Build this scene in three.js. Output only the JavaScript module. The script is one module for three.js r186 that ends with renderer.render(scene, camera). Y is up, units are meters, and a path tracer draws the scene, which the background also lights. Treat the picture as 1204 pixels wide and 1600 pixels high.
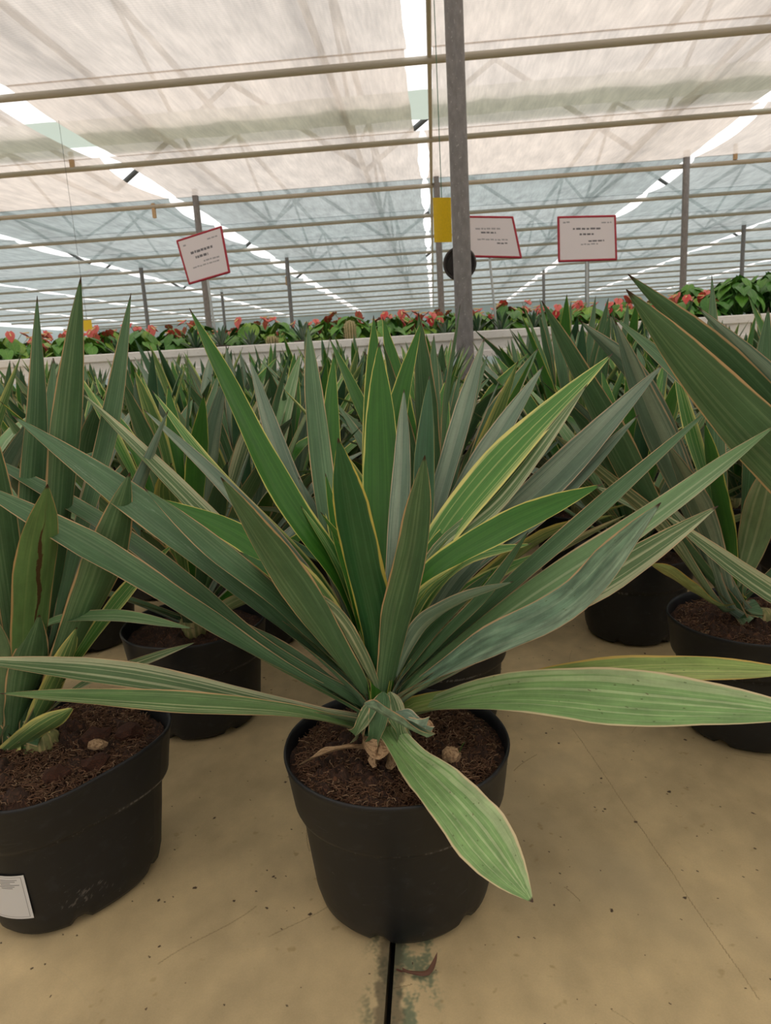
import * as THREE from 'three';
import { mergeGeometries } from 'three/addons/utils/BufferGeometryUtils.js';
import { createNoise2D, createNoise3D } from 'simplex-noise';

// ---------------------------------------------------------------- camera, sky, exposure
const scene = new THREE.Scene();
const camera = new THREE.PerspectiveCamera(71.56, 1204 / 1600, 0.05, 120);
camera.position.set(0, 0.655, 0);
camera.rotation.order = 'YXZ';
camera.rotation.set(-0.21216, 0.07932, -0.059);
camera.focus = 0.86;
camera.userData.fStop = 16;
scene.add(camera);
scene.background = new THREE.Color().setRGB(1.0, 0.99, 0.98);   // even, bright overcast sky above the roof screen
scene.backgroundIntensity = 1.4;
const sun = new THREE.DirectionalLight(0xfff8ee, 0.8);            // veiled sun high behind the photographer
sun.position.set(6, 22, 4);
sun.target.position.set(0, 0, -3);
sun.castShadow = true;
sun.shadow.radius = 24;
sun.shadow.mapSize.set(4096, 4096);
Object.assign(sun.shadow.camera, { left: -14, right: 14, top: 14, bottom: -14, near: 1, far: 60 });
scene.add(sun, sun.target);
const renderer = new THREE.WebGLRenderer({ antialias: true });
renderer.toneMapping = THREE.LinearToneMapping;
renderer.toneMappingExposure = 1.0;
renderer.shadowMap.enabled = true;

// ---------------------------------------------------------------- helpers
let seedState = 12345;
const rnd = () => { seedState = (seedState + 0x6d2b79f5) | 0; let t = Math.imul(seedState ^ (seedState >>> 15), 1 | seedState); t = (t + Math.imul(t ^ (t >>> 7), 61 | t)) ^ t; return ((t ^ (t >>> 14)) >>> 0) / 4294967296; };
const rr = (a, b) => a + (b - a) * rnd();
const pick = (a) => a[Math.floor(rnd() * a.length)];
const n2 = createNoise2D(rnd), n3 = createNoise3D(rnd);
const fbm = (x, y, o = 4) => { let s = 0, a = 0.5; for (let i = 0; i < o; i++) { s += a * n2(x, y); x *= 2.03; y *= 2.03; a *= 0.5; } return s; };
const sstep = (a, b, x) => { const t = Math.min(1, Math.max(0, (x - a) / (b - a))); return t * t * (3 - 2 * t); };
const lerp = (a, b, t) => a + (b - a) * t;
const mixc = (a, b, t) => [lerp(a[0], b[0], t), lerp(a[1], b[1], t), lerp(a[2], b[2], t)];
const V = (x, y, z) => new THREE.Vector3(x, y, z);
const taken = new Map();
const numbered = (n) => { const k = taken.get(n) ?? 0; taken.set(n, k + 1); return k ? `${n}_${String(k).padStart(3, '0')}` : n; };
function mesh(name, geo, mat, parent) {
  const m = new THREE.Mesh(geo, mat); m.name = name; m.castShadow = m.receiveShadow = true;
  parent.add(m); return m;
}
function thing(name, label, category, pos = [0, 0, 0], group, kind) {
  const o = new THREE.Group(); o.name = numbered(name); o.position.set(...pos);
  o.userData = { label, category };
  if (group) o.userData.group = group;
  if (kind) o.userData.kind = kind;
  scene.add(o); return o;
}
function dup(src, pos, label, group) {
  const o = src.clone(); o.name = numbered(src.name.replace(/_\d{3}$/, '')); o.position.set(...pos);
  o.userData = { label, category: src.userData.category, group };
  scene.add(o); return o;
}
// texture from a function of (u, v) in 0..1 giving sRGB 0..255
function tex(w, h, fn, { repeat, wrap = THREE.RepeatWrapping, data = false } = {}) {
  const d = new Uint8Array(w * h * 4);
  for (let j = 0; j < h; j++) for (let i = 0; i < w; i++) {
    const c = fn((i + 0.5) / w, (j + 0.5) / h), o = (j * w + i) * 4;
    d[o] = Math.max(0, Math.min(255, c[0])); d[o + 1] = Math.max(0, Math.min(255, c[1])); d[o + 2] = Math.max(0, Math.min(255, c[2])); d[o + 3] = 255;
  }
  const t = new THREE.DataTexture(d, w, h);
  t.wrapS = t.wrapT = wrap; t.magFilter = THREE.LinearFilter; t.minFilter = THREE.LinearMipmapLinearFilter; t.generateMipmaps = true;
  if (!data) t.colorSpace = THREE.SRGBColorSpace;
  if (repeat) t.repeat.set(...repeat);
  t.needsUpdate = true; return t;
}
const std = (o) => new THREE.MeshStandardMaterial(o);
function box(w, h, d, x = 0, y = 0, z = 0) { const g = new THREE.BoxGeometry(w, h, d); g.translate(x, y, z); return g; }
function rod(a, b, r, seg = 10) {
  const d = b.clone().sub(a), g = new THREE.CylinderGeometry(r, r, d.length(), seg, 1);
  g.applyQuaternion(new THREE.Quaternion().setFromUnitVectors(V(0, 1, 0), d.clone().normalize()));
  g.translate(...a.clone().add(b).multiplyScalar(0.5).toArray()); return g;
}
const MAIN_LEAVES = [
  ["young",50,0,[[1,77,0],[3,177,-54],[5,302,-123],[6,487,-200]]],
  ["youngdark",48,0,[[-7,69,0],[-1,166,27],[-11,274,61],[-17,392,100]]],
  ["young",41,-16,[[-14,82,0],[-38,197,-21],[-118,325,-49],[-211,538,-80]]],
  ["cream",45,26,[[11,81,0],[55,213,-37],[155,330,-86],[303,455,-140]]],
  ["striped",31,26,[[12,77,0],[63,216,-27],[159,295,-61],[264,421,-100]]],
  ["young",43,42,[[13,81,0],[52,205,11],[140,271,25],[250,323,40]]],
  ["mature",42,0,[[2,56,0],[24,168,43],[52,275,98],[68,379,160]]],
  ["mature",42,22,[[-18,57,0],[-51,158,43],[-91,270,98],[-119,368,160]]],
  ["scuffed",39,-30,[[-25,61,0],[-113,165,5],[-249,301,12],[-393,427,20]]],
  ["striped",27,-22,[[-22,69,0],[-110,183,-21],[-231,314,-49],[-361,447,-80]]],
  ["mature",33,-24,[[-29,57,0],[-151,137,-11],[-301,267,-25],[-489,388,-40]]],
  ["mature",38,-32,[[-31,49,0],[-129,126,21],[-284,260,49],[-423,369,80]]],
  ["striped",32,-26,[[-23,31,0],[-128,66,16],[-294,118,37],[-478,155,60]]],
  ["striped2",29,-28,[[-28,23,0],[-109,66,32],[-243,103,74],[-397,140,120]]],
  ["mature",22,32,[[17,69,0],[144,187,-8],[263,287,-18],[386,392,-30]]],
  ["pale",41,34,[[19,64,0],[150,168,5],[298,269,12],[434,375,20]]],
  ["weathered",54,48,[[16,52,0],[110,139,45],[205,214,105],[271,329,170]]],
  ["striped",39,36,[[18,60,0],[156,149,16],[265,221,37],[362,299,60]]],
  ["old",66,28,[[32,40,0],[152,83,35],[309,92,80],[445,101,130]]],
  ["oldyellow",48,26,[[32,45,0],[148,72,5],[301,94,12],[481,95,20]]],
  ["old",66,8,[[7,39,30],[30,29,70],[85,16,150],[152,-49,200]]],
  ["mature",31,0,[[-18,90,0],[-57,268,-59],[-78,397,-135],[-93,518,-220]]],
  ["young",28,0,[[-12,90,0],[-46,245,-54],[-59,356,-123],[-57,476,-200]]],
  ["young",39,0,[[-2,90,0],[-8,217,-150],[-9,376,-240],[-7,529,-300]]],
  ["young",34,0,[[5,90,0],[7,220,-140],[24,385,-220],[64,516,-270]]],
  ["dark",27,0,[[8,90,0],[52,239,-59],[63,348,-135],[72,438,-220]]],
  ["grey",27,0,[[5,90,0],[23,221,-40],[34,323,-92],[39,425,-150]]],
  ["grey",37,0,[[13,85,0],[51,206,-59],[97,330,-135],[150,486,-220]]],
  ["grey",35,8,[[15,85,0],[63,214,-59],[138,328,-135],[229,443,-220]]],
  ["grey",44,24,[[17,77,0],[102,209,-43],[234,316,-98],[372,438,-160]]],
  ["grey",33,26,[[17,73,0],[101,205,-32],[207,270,-74],[331,379,-120]]],
  ["mature",18,48,[[12,64,0],[67,134,11],[128,203,25],[173,275,40]]],
  ["grey",21,-52,[[12,73,0],[46,160,27],[94,206,61],[150,239,100]]],
  ["mature",33,-40,[[-19,65,0],[-102,185,16],[-177,270,37],[-236,345,60]]],
  ["young",34,-32,[[-17,69,0],[-67,181,0],[-144,263,0],[-249,323,0]]],
  ["grey",26,-18,[[-19,74,0],[-71,188,-27],[-179,314,-61],[-292,420,-100]]],
  ["cream",20,-14,[[-16,82,0],[-72,199,-43],[-212,342,-98],[-302,442,-160]]],
  ["grey",27,0,[[-16,90,0],[-58,202,-59],[-127,341,-135],[-180,477,-220]]],
  ["grey",24,0,[[-12,90,0],[-39,187,-27],[-70,260,-61],[-100,324,-100]]],
  ["cream",28,50,[[-17,69,0],[-44,162,13],[-80,231,31],[-121,290,50]]],
  ["young",25,0,[[-11,78,0],[-23,168,-11],[-42,252,-25],[-55,336,-40]]],
  ["cream",26,36,[[12,73,0],[46,168,-5],[101,227,-12],[184,245,-20]]],
  ["young",23,16,[[8,81,0],[39,186,-21],[80,249,-49],[121,280,-80]]],
  ["striped",23,30,[[-5,65,0],[-19,125,21],[-44,191,49],[-80,243,80]]],
  ["cream",25,0,[[3,81,0],[-8,172,-21],[-23,229,-49],[-33,279,-80]]],
  ["mature",24,38,[[9,65,0],[36,114,0],[84,169,0],[137,221,0]]],
  ["mature",30,-18,[[-18,48,0],[-76,85,-13],[-141,122,-31],[-216,164,-50]]],
  ["striped",29,24,[[11,52,0],[65,82,-13],[129,114,-31],[202,142,-50]]],
  ["young",24,42,[[-5,73,0],[-3,165,5],[-17,231,12],[-54,302,20]]],
  ["cream",22,-42,[[3,69,0],[27,147,11],[56,202,25],[103,244,40]]],
  ["youngdark",26,-40,[[-9,69,0],[-45,152,8],[-99,216,18],[-147,262,30]]],
  ["cream",25,28,[[9,69,0],[56,144,-13],[120,192,-31],[199,226,-50]]],
  ["striped",23,-26,[[-17,61,0],[-72,131,-5],[-131,187,-12],[-206,242,-20]]],
  ["cream",21,4,[[2,77,0],[17,174,-13],[29,224,-31],[44,282,-50]]],
  ["cream",21,-10,[[-5,77,0],[-23,167,-13],[-52,235,-31],[-90,296,-50]]],
  ["pale",27,36,[[16,56,0],[96,118,13],[176,166,31],[242,204,50]]],
];
const LEFT_LEAVES = [
  ["mature",40,-20,[[-15,29,0],[55,228,5],[109,429,12],[149,572,20]]],
  ["mature",33,-52,[[-33,21,0],[8,224,-13],[45,414,-31],[58,563,-50]]],
  ["mature",28,44,[[0,38,0],[57,218,-27],[117,391,-61],[153,564,-100]]],
  ["scarred",51,0,[[-19,30,0],[30,151,37],[87,268,86],[143,363,140]]],
  ["mature",52,-24,[[-2,29,0],[71,148,13],[135,249,31],[188,358,50]]],
  ["pale",19,34,[[-39,66,0],[28,162,13],[130,184,31],[239,172,50]]],
  ["striped",14,38,[[-2,29,0],[70,84,5],[152,115,12],[228,143,20]]],
  ["mature",45,-20,[[-35,39,0],[-26,230,0],[-5,388,0],[17,549,0]]],
  ["mature",34,0,[[-23,30,0],[9,196,27],[37,322,61],[68,437,100]]],
  ["grey",36,22,[[-9,38,0],[26,148,-32],[54,239,-74],[69,370,-120]]],
  ["striped",28,0,[[-42,21,0],[-20,108,32],[9,206,74],[46,321,120]]],
  ["pale",41,-48,[[-38,21,0],[-40,99,-5],[-27,175,-12],[4,256,-20]]],
  ["grey",24,-48,[[-1,34,0],[74,171,-13],[142,297,-31],[202,419,-50]]],
  ["cream",22,50,[[4,38,0],[77,136,-13],[138,206,-31],[187,249,-50]]],
  ["mature",37,14,[[-19,30,0],[16,192,-32],[29,361,-74],[29,491,-120]]],
  ["striped",29,-42,[[-48,12,0],[-77,89,27],[-120,157,61],[-156,206,100]]],
  ["mature",40,-14,[[-45,30,0],[-81,164,0],[-117,315,0],[-152,457,0]]],
  ["mature",42,0,[[-36,30,0],[-61,179,-27],[-104,352,-61],[-130,533,-100]]],
  ["cream",34,-48,[[-62,-16,0],[-26,7,16],[21,40,37],[85,81,60]]],
  ["mature",45,-2,[[-40,-2,0],[-17,46,13],[18,115,31],[56,195,50]]],
  ["pale",43,0,[[-59,-2,0],[-39,59,21],[-11,132,49],[14,216,80]]],
  ["cream",36,-28,[[-28,2,0],[3,41,5],[42,97,12],[82,167,20]]],
];
const RIGHT_LEAVES = [
  ["mature",55,34,[[-67,49,0],[-189,199,13],[-280,369,31],[-368,536,50]]],
  ["grey",51,40,[[-57,48,0],[-135,236,0],[-209,403,0],[-303,506,0]]],
  ["mature",40,0,[[-52,48,0],[-75,228,-27],[-78,393,-61],[-69,568,-100]]],
  ["grey",49,14,[[-67,37,0],[-135,200,32],[-219,369,74],[-278,499,120]]],
  ["striped",28,40,[[-77,32,0],[-172,169,27],[-271,263,61],[-364,346,100]]],
  ["oldyellow",29,42,[[-77,32,0],[-129,72,13],[-172,106,31],[-203,124,50]]],
  ["mature",46,30,[[-46,37,0],[-34,210,0],[-27,373,0],[-20,508,0]]],
  ["grey",41,0,[[-57,43,0],[-108,160,43],[-164,255,98],[-217,331,160]]],
  ["young",43,0,[[-52,48,0],[-72,141,16],[-99,231,37],[-130,344,60]]],
  ["pale",49,0,[[-46,42,0],[-42,146,37],[-52,218,86],[-67,295,140]]],
  ["mature",38,24,[[-47,48,0],[34,228,0],[110,385,0],[166,496,0]]],
  ["mature",39,0,[[-47,48,0],[24,287,-27],[71,426,-61],[113,536,-100]]],
  ["striped",32,-42,[[-56,37,0],[-100,101,-13],[-133,164,-31],[-170,217,-50]]],
  ["mature",43,40,[[-36,36,0],[29,108,27],[104,156,61],[161,183,100]]],
  ["striped",33,-38,[[-67,43,0],[-114,122,-21],[-181,184,-49],[-260,227,-80]]],
  ["cream",32,-10,[[-57,48,0],[-76,184,-32],[-102,309,-74],[-122,437,-120]]],
];
const FARRIGHT_LEAVES = [
  ["mature",68,58,[[-152,32,0],[-321,224,16],[-476,377,37],[-605,519,60]]],
  ["mature",56,40,[[-152,32,0],[-310,240,-5],[-465,422,-12],[-583,541,-20]]],
  ["mature",46,-52,[[-152,32,0],[-307,210,-32],[-429,349,-74],[-574,500,-120]]],
  ["grey",41,46,[[-152,32,0],[-289,258,-21],[-391,394,-49],[-487,505,-80]]],
  ["striped",29,-46,[[-151,24,0],[-263,78,-13],[-400,157,-31],[-533,263,-50]]],
  ["mature",53,22,[[-152,32,0],[-215,223,0],[-271,377,0],[-323,508,0]]],
  ["mature",56,0,[[-152,32,0],[-140,212,-27],[-118,364,-61],[-78,501,-100]]],
  ["mature",53,10,[[-145,32,0],[-88,180,0],[-27,309,0],[18,415,0]]],
  ["striped",45,12,[[-144,24,0],[-62,94,0],[30,153,0],[123,187,0]]],
  ["young",47,0,[[-152,32,0],[-162,249,-40],[-147,379,-92],[-146,533,-150]]],
  ["mature",43,20,[[-151,24,0],[-250,151,32],[-344,247,74],[-448,334,120]]],
  ["pale",43,48,[[-151,24,0],[-242,94,40],[-340,149,92],[-437,202,150]]],
];
// ---------------------------------------------------------------- floor: two coated slabs with an open joint between them
const JX = -0.0758, TS = 2.2;
const floorTex = tex(2048, 2048, (u, v) => {
  const x = -1.1 + u * TS, z = -2.5 + v * TS;                       // metres
  let k = 1 + 0.13 * fbm(x * 2.1, z * 2.1, 4) + 0.08 * fbm(x * 14, z * 11, 3) + 0.035 * (rnd() - 0.5);
  let c = [200 * k, 179 * k, 137 * k];
  const cool = sstep(0.1, 0.6, fbm(x * 1.3 + 7, z * 1.3 - 3, 3)); c = mixc(c, [196, 180, 146], cool * 0.5);
  const dirt = sstep(0.42, 0.62, fbm(x * 30 + 3, z * 30, 3)) * sstep(-0.1, 0.4, fbm(x * 3.1, z * 3.1 + 9, 2)); c = mixc(c, [150, 124, 82], dirt * 0.45);
  const speck = n2(x * 120, z * 120); if (speck > 0.93) c = mixc(c, [52, 40, 26], sstep(0.93, 0.97, speck));
  // green algae and dirt either side of the joint
  const d = x - JX, blot = fbm(x * 26 + 40, z * 16, 4);
  const near = Math.exp(-Math.pow(Math.abs(d - 0.012) / 0.032, 2)), al = sstep(-0.15, 0.5, blot + near * 0.5 - 0.3 + 0.25 * n2(x * 150, z * 150)) * sstep(0.05, 0.4, near);
  c = mixc(c, d > 0 ? [74, 100, 80] : [100, 106, 80], al * 0.6);
  const grime = sstep(0.02, 0.4, Math.exp(-Math.pow(d / 0.016, 2)) + 0.35 * fbm(x * 40, z * 40, 3) - 0.3); c = mixc(c, [60, 56, 44], grime * 0.5);
  return c;
}, { wrap: THREE.MirroredRepeatWrapping });
{ // scratches and flecks drawn into the same coat
  const d = floorTex.image.data, W = 2048;
  const put = (px, py, c, a) => { px |= 0; py |= 0; if (px < 0 || py < 0 || px >= W || py >= W) return; const o = (py * W + px) * 4; for (let k = 0; k < 3; k++) d[o + k] = d[o + k] * (1 - a) + c[k] * a; };
  for (let s = 0; s < 120; s++) {
    let x = rr(0, W), y = rr(0, W); const a = rr(0, 6.28), L = rr(20, 160), al = rr(0.12, 0.5), dark = rnd() < 0.7;
    for (let k = 0; k < L; k++) { x += Math.cos(a + 0.3 * Math.sin(k / 40)); y += Math.sin(a + 0.3 * Math.sin(k / 40)); put(x, y, dark ? [92, 74, 46] : [196, 178, 140], al); if (s % 5 === 0) put(x + 1, y, [92, 74, 46], al); }
  }
  for (let s = 0; s < 700; s++) {
    const x = rr(0, W), y = rr(0, W), r = 0.6 + 2.2 * Math.pow(rnd(), 3), e = rr(0.8, 1.5), a = rr(0, 3.14);
    for (let j = -7; j <= 7; j++) for (let i = -7; i <= 7; i++) { const p = i * Math.cos(a) + j * Math.sin(a), q = -i * Math.sin(a) + j * Math.cos(a); if ((p / (r * e)) ** 2 + (q / r * e) ** 2 < 1 + 0.7 * n2(p + s, q)) put(x + i, y + j, [48, 34, 22], 0.8); }
  }
  // long fine crack running away on the open part of the floor
  for (let k = 0; k < 700; k++) { const t = k / 700, x = lerp(0.215, 0.30, t) + 0.002 * fbm(t * 5, 2, 2), z = lerp(-1.16, -0.62, t); put((x + 1.1) / TS * W, (z + 2.5) / TS * W, [110, 88, 58], 0.22 + 0.3 * Math.abs(n2(t * 12, 4))); }
}
const floorMat = std({ map: floorTex, roughness: 0.62, metalness: 0, bumpMap: floorTex, bumpScale: 0.0006 });
const floor = thing('floor', 'beige coated concrete floor with a dark open joint and algae stains', 'floor', [0, 0, 0], null, 'structure');
function slab(x0, x1, z0, z1) {
  const g = new THREE.BoxGeometry(x1 - x0, 0.1, z1 - z0); g.translate((x0 + x1) / 2, -0.05, (z0 + z1) / 2);
  const p = g.attributes.position, uv = g.attributes.uv;
  for (let i = 0; i < p.count; i++) uv.setXY(i, (p.getX(i) + 1.1) / TS, (p.getZ(i) + 2.5) / TS);
  return g;
}
mesh('slab', slab(-22, JX - 0.0035, -42, 9), floorMat, floor);
mesh('slab', slab(JX + 0.0035, 22, -42, 9), floorMat, floor);
mesh('joint_filler', box(0.03, 0.02, 51, JX, -0.035, -16.5), std({ color: 0x15130f, roughness: 0.9 }), floor);

// ---------------------------------------------------------------- walls far out, milky plastic sheet
const sheetMat = new THREE.MeshPhysicalMaterial({ color: 0xc9d2d2, roughness: 1, transmission: 0.45, thickness: 0, specularIntensity: 0.1, side: THREE.DoubleSide });
const wallOf = (name, label, g) => { const m = mesh(name, g, sheetMat, scene); m.userData = { kind: 'structure', label, category: 'wall' }; };
wallOf('wall_back', 'milky plastic end wall of the greenhouse', box(44, 3.4, 0.02, 0, 1.7, -42));
wallOf('wall_front', 'milky plastic wall behind the photographer', box(44, 3.4, 0.02, 0, 1.7, 9));
wallOf('wall_left', 'milky plastic side wall beyond the benches', box(0.02, 3.4, 51, -22, 1.7, -16.5));
wallOf('wall_right', 'milky plastic side wall past the leafy plants', box(0.02, 3.4, 51, 22, 1.7, -16.5));

// ---------------------------------------------------------------- ceiling: shade screen panels, pipes, trusses above
const HC = 3.255, PZ = (n) => -7.12 - 2.42 * (n - 1), BX = (k) => -0.03 + 4.05 * k;
const ceiling = thing('ceiling', 'pale shade screen stretched over rows of roof pipes with bright gaps between the panels', 'ceiling', [0, 0, 0], null, 'structure');
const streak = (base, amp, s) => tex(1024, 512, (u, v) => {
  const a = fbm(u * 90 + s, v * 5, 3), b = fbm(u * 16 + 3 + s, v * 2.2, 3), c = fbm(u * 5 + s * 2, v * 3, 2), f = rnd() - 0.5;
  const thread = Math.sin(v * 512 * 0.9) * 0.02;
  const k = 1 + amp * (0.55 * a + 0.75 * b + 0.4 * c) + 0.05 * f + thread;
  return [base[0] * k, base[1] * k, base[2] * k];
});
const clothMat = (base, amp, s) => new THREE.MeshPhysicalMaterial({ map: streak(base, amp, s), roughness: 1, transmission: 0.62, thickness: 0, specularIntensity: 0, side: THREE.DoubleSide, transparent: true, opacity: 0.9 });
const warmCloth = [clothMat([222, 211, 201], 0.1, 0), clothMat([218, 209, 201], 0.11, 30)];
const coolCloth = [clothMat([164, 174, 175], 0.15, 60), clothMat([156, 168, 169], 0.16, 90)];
function panelGeo(gl, gr, s) {                                            // gl, gr: [gap at near end, at far end, extra at mid-length] left and right
  const nx = 28, nz = 14, w = 4.05, d = 2.46, pos = [], uv = [], idx = [];
  for (let j = 0; j <= nz; j++) {
    const v = j / nz, arch = Math.sin(Math.PI * v);
    const half = ([p, q, e], k) => (lerp(p, q, v) + e * Math.pow(arch, 0.6)) / 2 + 0.01 * n2(v * 5, s + k);
    const L = half(gl, 0), R = half(gr, 9);
    for (let i = 0; i <= nx; i++) {
      const u = i / nx, x = lerp(L, w - R, u);
      const y = 0.05 - 0.04 * arch + arch * (0.018 * n2(x * 2.6 + s, v * 0.9) + 0.008 * n2(x * 9, v * 1.5 + s)) + (j === nz ? 0.004 : 0);
      pos.push(x, y, -v * d); uv.push(x / 4.05, v);
    }
  }
  for (let j = 0; j < nz; j++) for (let i = 0; i < nx; i++) { const a = j * (nx + 1) + i, b = a + 1, c = a + nx + 1, e = c + 1; idx.push(a, b, c, b, e, c); }
  const g = new THREE.BufferGeometry(); g.setAttribute('position', new THREE.Float32BufferAttribute(pos, 3)); g.setAttribute('uv', new THREE.Float32BufferAttribute(uv, 2)); g.setIndex(idx); g.computeVertexNormals(); return g;
}
const GAP = { '-1': 0.34, 0: 0.15, 1: 0.26, 2: 0.24, '-2': 0.36 }, gapOf = (k) => GAP[k] ?? 0.3;
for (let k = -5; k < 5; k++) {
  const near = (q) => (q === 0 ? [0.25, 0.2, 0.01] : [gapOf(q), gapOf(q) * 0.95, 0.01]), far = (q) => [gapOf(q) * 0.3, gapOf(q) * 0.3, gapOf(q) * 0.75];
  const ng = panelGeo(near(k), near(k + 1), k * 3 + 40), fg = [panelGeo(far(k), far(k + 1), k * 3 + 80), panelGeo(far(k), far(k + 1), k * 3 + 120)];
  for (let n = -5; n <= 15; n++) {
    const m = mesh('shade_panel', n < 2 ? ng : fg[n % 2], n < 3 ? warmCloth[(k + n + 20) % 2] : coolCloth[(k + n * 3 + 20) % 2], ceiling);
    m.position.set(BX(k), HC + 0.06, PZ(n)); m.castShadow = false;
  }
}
// strip of greener translucent cloth laid across, just above the screen panels
const greenStripMat = new THREE.MeshPhysicalMaterial({ color: 0xc3d0c6, roughness: 1, transmission: 0.66, thickness: 0, specularIntensity: 0, side: THREE.DoubleSide });
{ const g = new THREE.PlaneGeometry(40, 0.95, 160, 8); g.rotateX(-Math.PI / 2); const p = g.attributes.position; for (let i = 0; i < p.count; i++) p.setY(i, 0.014 * n2(p.getX(i) * 2, p.getZ(i) * 9)); g.computeVertexNormals(); g.translate(0, HC + 0.2, -8.93); mesh('green_strip', g, greenStripMat, ceiling); }
const pipeTex = tex(512, 64, (u, v) => { const k = 1 + 0.16 * fbm(u * 40, v * 3, 3); const st = sstep(0.25, 0.5, fbm(u * 22 + 9, v * 2, 3)); return mixc([178 * k, 171 * k, 158 * k], [124, 113, 98], st * 0.6); }, { repeat: [6, 1] });
const pipeMat = std({ map: pipeTex, roughness: 0.7 });
const pipeGeo = rod(V(-20, 0, 0), V(20, 0, 0), 0.034, 12);
for (let n = -4; n <= 15; n++) { const m = mesh('roof_pipe', pipeGeo, pipeMat, ceiling); m.position.set(0, HC, PZ(n)); m.rotation.z = 0.0015 * ((n % 3) - 1); }
// lengthwise rails beside the gaps
for (const k of [0]) { const m = mesh('gutter_rail', rod(V(BX(k) + 0.1, HC - 0.005, 8), V(BX(k) + 0.1, HC - 0.005, -41), 0.022, 10), pipeMat, ceiling); m.position.y = 0.03; }
// trusses above the screen: seen dimly through it
const steel = std({ color: 0x4d504e, roughness: 0.55, metalness: 0.3 });
for (const k of [-2, -1, 0, 1, 2]) {
  const X = BX(k) + (k < 0 ? 0.9 : -0.9), gs = [], y0 = HC + 0.22, y1 = HC + 1.25;
  gs.push(rod(V(X, y1, 4), V(X, y1, -36), 0.045), rod(V(X, y0, 4), V(X, y0, -36), 0.035));
  for (let z = 4, i = 0; z > -30; z -= 2.42, i++) gs.push(rod(V(X, i % 2 ? y1 : y0, z), V(X, i % 2 ? y0 : y1, z - 2.42), 0.028, 6));
  mesh('roof_truss', mergeGeometries(gs), steel, ceiling);
}
for (let n = 0; n <= 9; n += 3) { const gs = []; for (let k = -3; k < 3; k++) { const a = BX(k) - 0.9, b = BX(k + 1) - 0.9, c = (a + b) / 2; gs.push(rod(V(a, HC + 0.3, PZ(n)), V(c, HC + 1.7, PZ(n)), 0.04, 8), rod(V(c, HC + 1.7, PZ(n)), V(b, HC + 0.3, PZ(n)), 0.04, 8)); } mesh('rafter', mergeGeometries(gs), steel, ceiling); }

// ---------------------------------------------------------------- columns
const colTex = tex(128, 1024, (u, v) => { const k = 1 + 0.12 * fbm(u * 6, v * 30, 4) + 0.05 * (rnd() - 0.5); const ch = n2(u * 14, v * 70); let c = [128 * k, 125 * k, 126 * k]; if (ch > 0.86) c = mixc(c, [196, 194, 190], 0.7); return c; });
const colMat = std({ map: colTex, roughness: 0.55, metalness: 0.15 });
function column(x, z, r, label, group) {
  const c = thing('column', label, 'column', [x, 0, z], group);
  const g = new THREE.CylinderGeometry(r, r, HC + 0.02, 28, 1); g.translate(0, (HC + 0.02) / 2, 0); mesh('shaft', g, colMat, c);
  mesh('base_plate', box(r * 3.4, 0.012, r * 3.4, 0, 0.006, 0), colMat, c);
  mesh('head_bracket', box(r * 1.6, 0.2, r * 1.6, 0, HC + 0.1, 0), colMat, c);
}
column(0.2, -4.72, 0.056, 'thick grey round steel column standing in front of the white bench');
column(0.148, -11.9, 0.05, 'slim brownish column behind the yellow sticky trap');
column(3.92, -11.9, 0.05, 'distant grey column above the red flowers, between the square sign and the frame edge');
column(-3.68, -11.9, 0.05, 'distant grey column rising behind the tilted sign');
for (const [x, z, w] of [[-7.6, -19.2, 'standing far to the left of the tilted sign'], [-3.7, -19.2, 'standing far back between the tilted sign and the thick column'], [3.95, -19.2, 'standing far back just under the upright sign'], [7.75, -19.2, 'standing far back near the leafy clump at the frame edge'], [-7.6, -26.5, 'farthest back beneath the tilted sign'], [3.95, -26.5, 'farthest back just right of the thick column']]) column(x, z, 0.05, 'thin far grey column ' + w, 'far columns');

// ---------------------------------------------------------------- bench with flowers
const benchTex = tex(512, 256, (u, v) => { const k = 1 + 0.03 * fbm(u * 30, v * 12, 4) + 0.02 * (rnd() - 0.5); const s = sstep(0.35, 0.6, fbm(u * 60 + 8, v * 20, 3)); return mixc([240 * k, 238 * k, 236 * k], [206, 200, 192], s * 0.5); }, { repeat: [1, 1] });
const benchMat = std({ map: benchTex, roughness: 0.45 });
const BZ = -5.0, BT = 0.802;
const bench = thing('growing_bench', 'long white raised metal growing bench carrying the red flowering plants', 'bench', [0, 0, 0]);
function railGeo(pts, x0, x1) {
  const s = new THREE.Shape(pts.map(([z, y]) => new THREE.Vector2(z, y))); const g = new THREE.ExtrudeGeometry(s, { depth: x1 - x0, bevelEnabled: false });
  g.rotateY(Math.PI / 2); g.translate(x0, 0, 0); return g;
}
// profile drawn with (-z, y)
mesh('front_rail', railGeo([[-BZ - 0.02, BT], [-BZ - 0.025, BT - 0.006], [-BZ - 0.025, BT - 0.05], [-BZ - 0.008, BT - 0.058], [-BZ - 0.004, BT - 0.062], [-BZ - 0.004, BT - 0.128], [-BZ - 0.014, BT - 0.132], [-BZ - 0.014, BT - 0.172], [-BZ + 0.03, BT - 0.172], [-BZ + 0.03, BT]].map(([a, y]) => [a, y]), -4.6, 4.2).rotateY(0), benchMat, bench);
mesh('back_rail', box(8.8, 0.12, 0.03, -0.2, BT - 0.06, BZ - 1.66), benchMat, bench);
mesh('tray', box(8.8, 0.02, 1.63, -0.2, BT - 0.11, BZ - 0.845), std({ color: 0x8d8c86, roughness: 0.8 }), bench);
for (const x of [-4.2, -2.6, -1.0, 0.6, 2.2, 3.8]) for (const z of [BZ - 0.25, BZ - 1.4]) mesh('leg', box(0.05, BT - 0.12, 0.05, x, (BT - 0.12) / 2, z), benchMat, bench);

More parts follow.
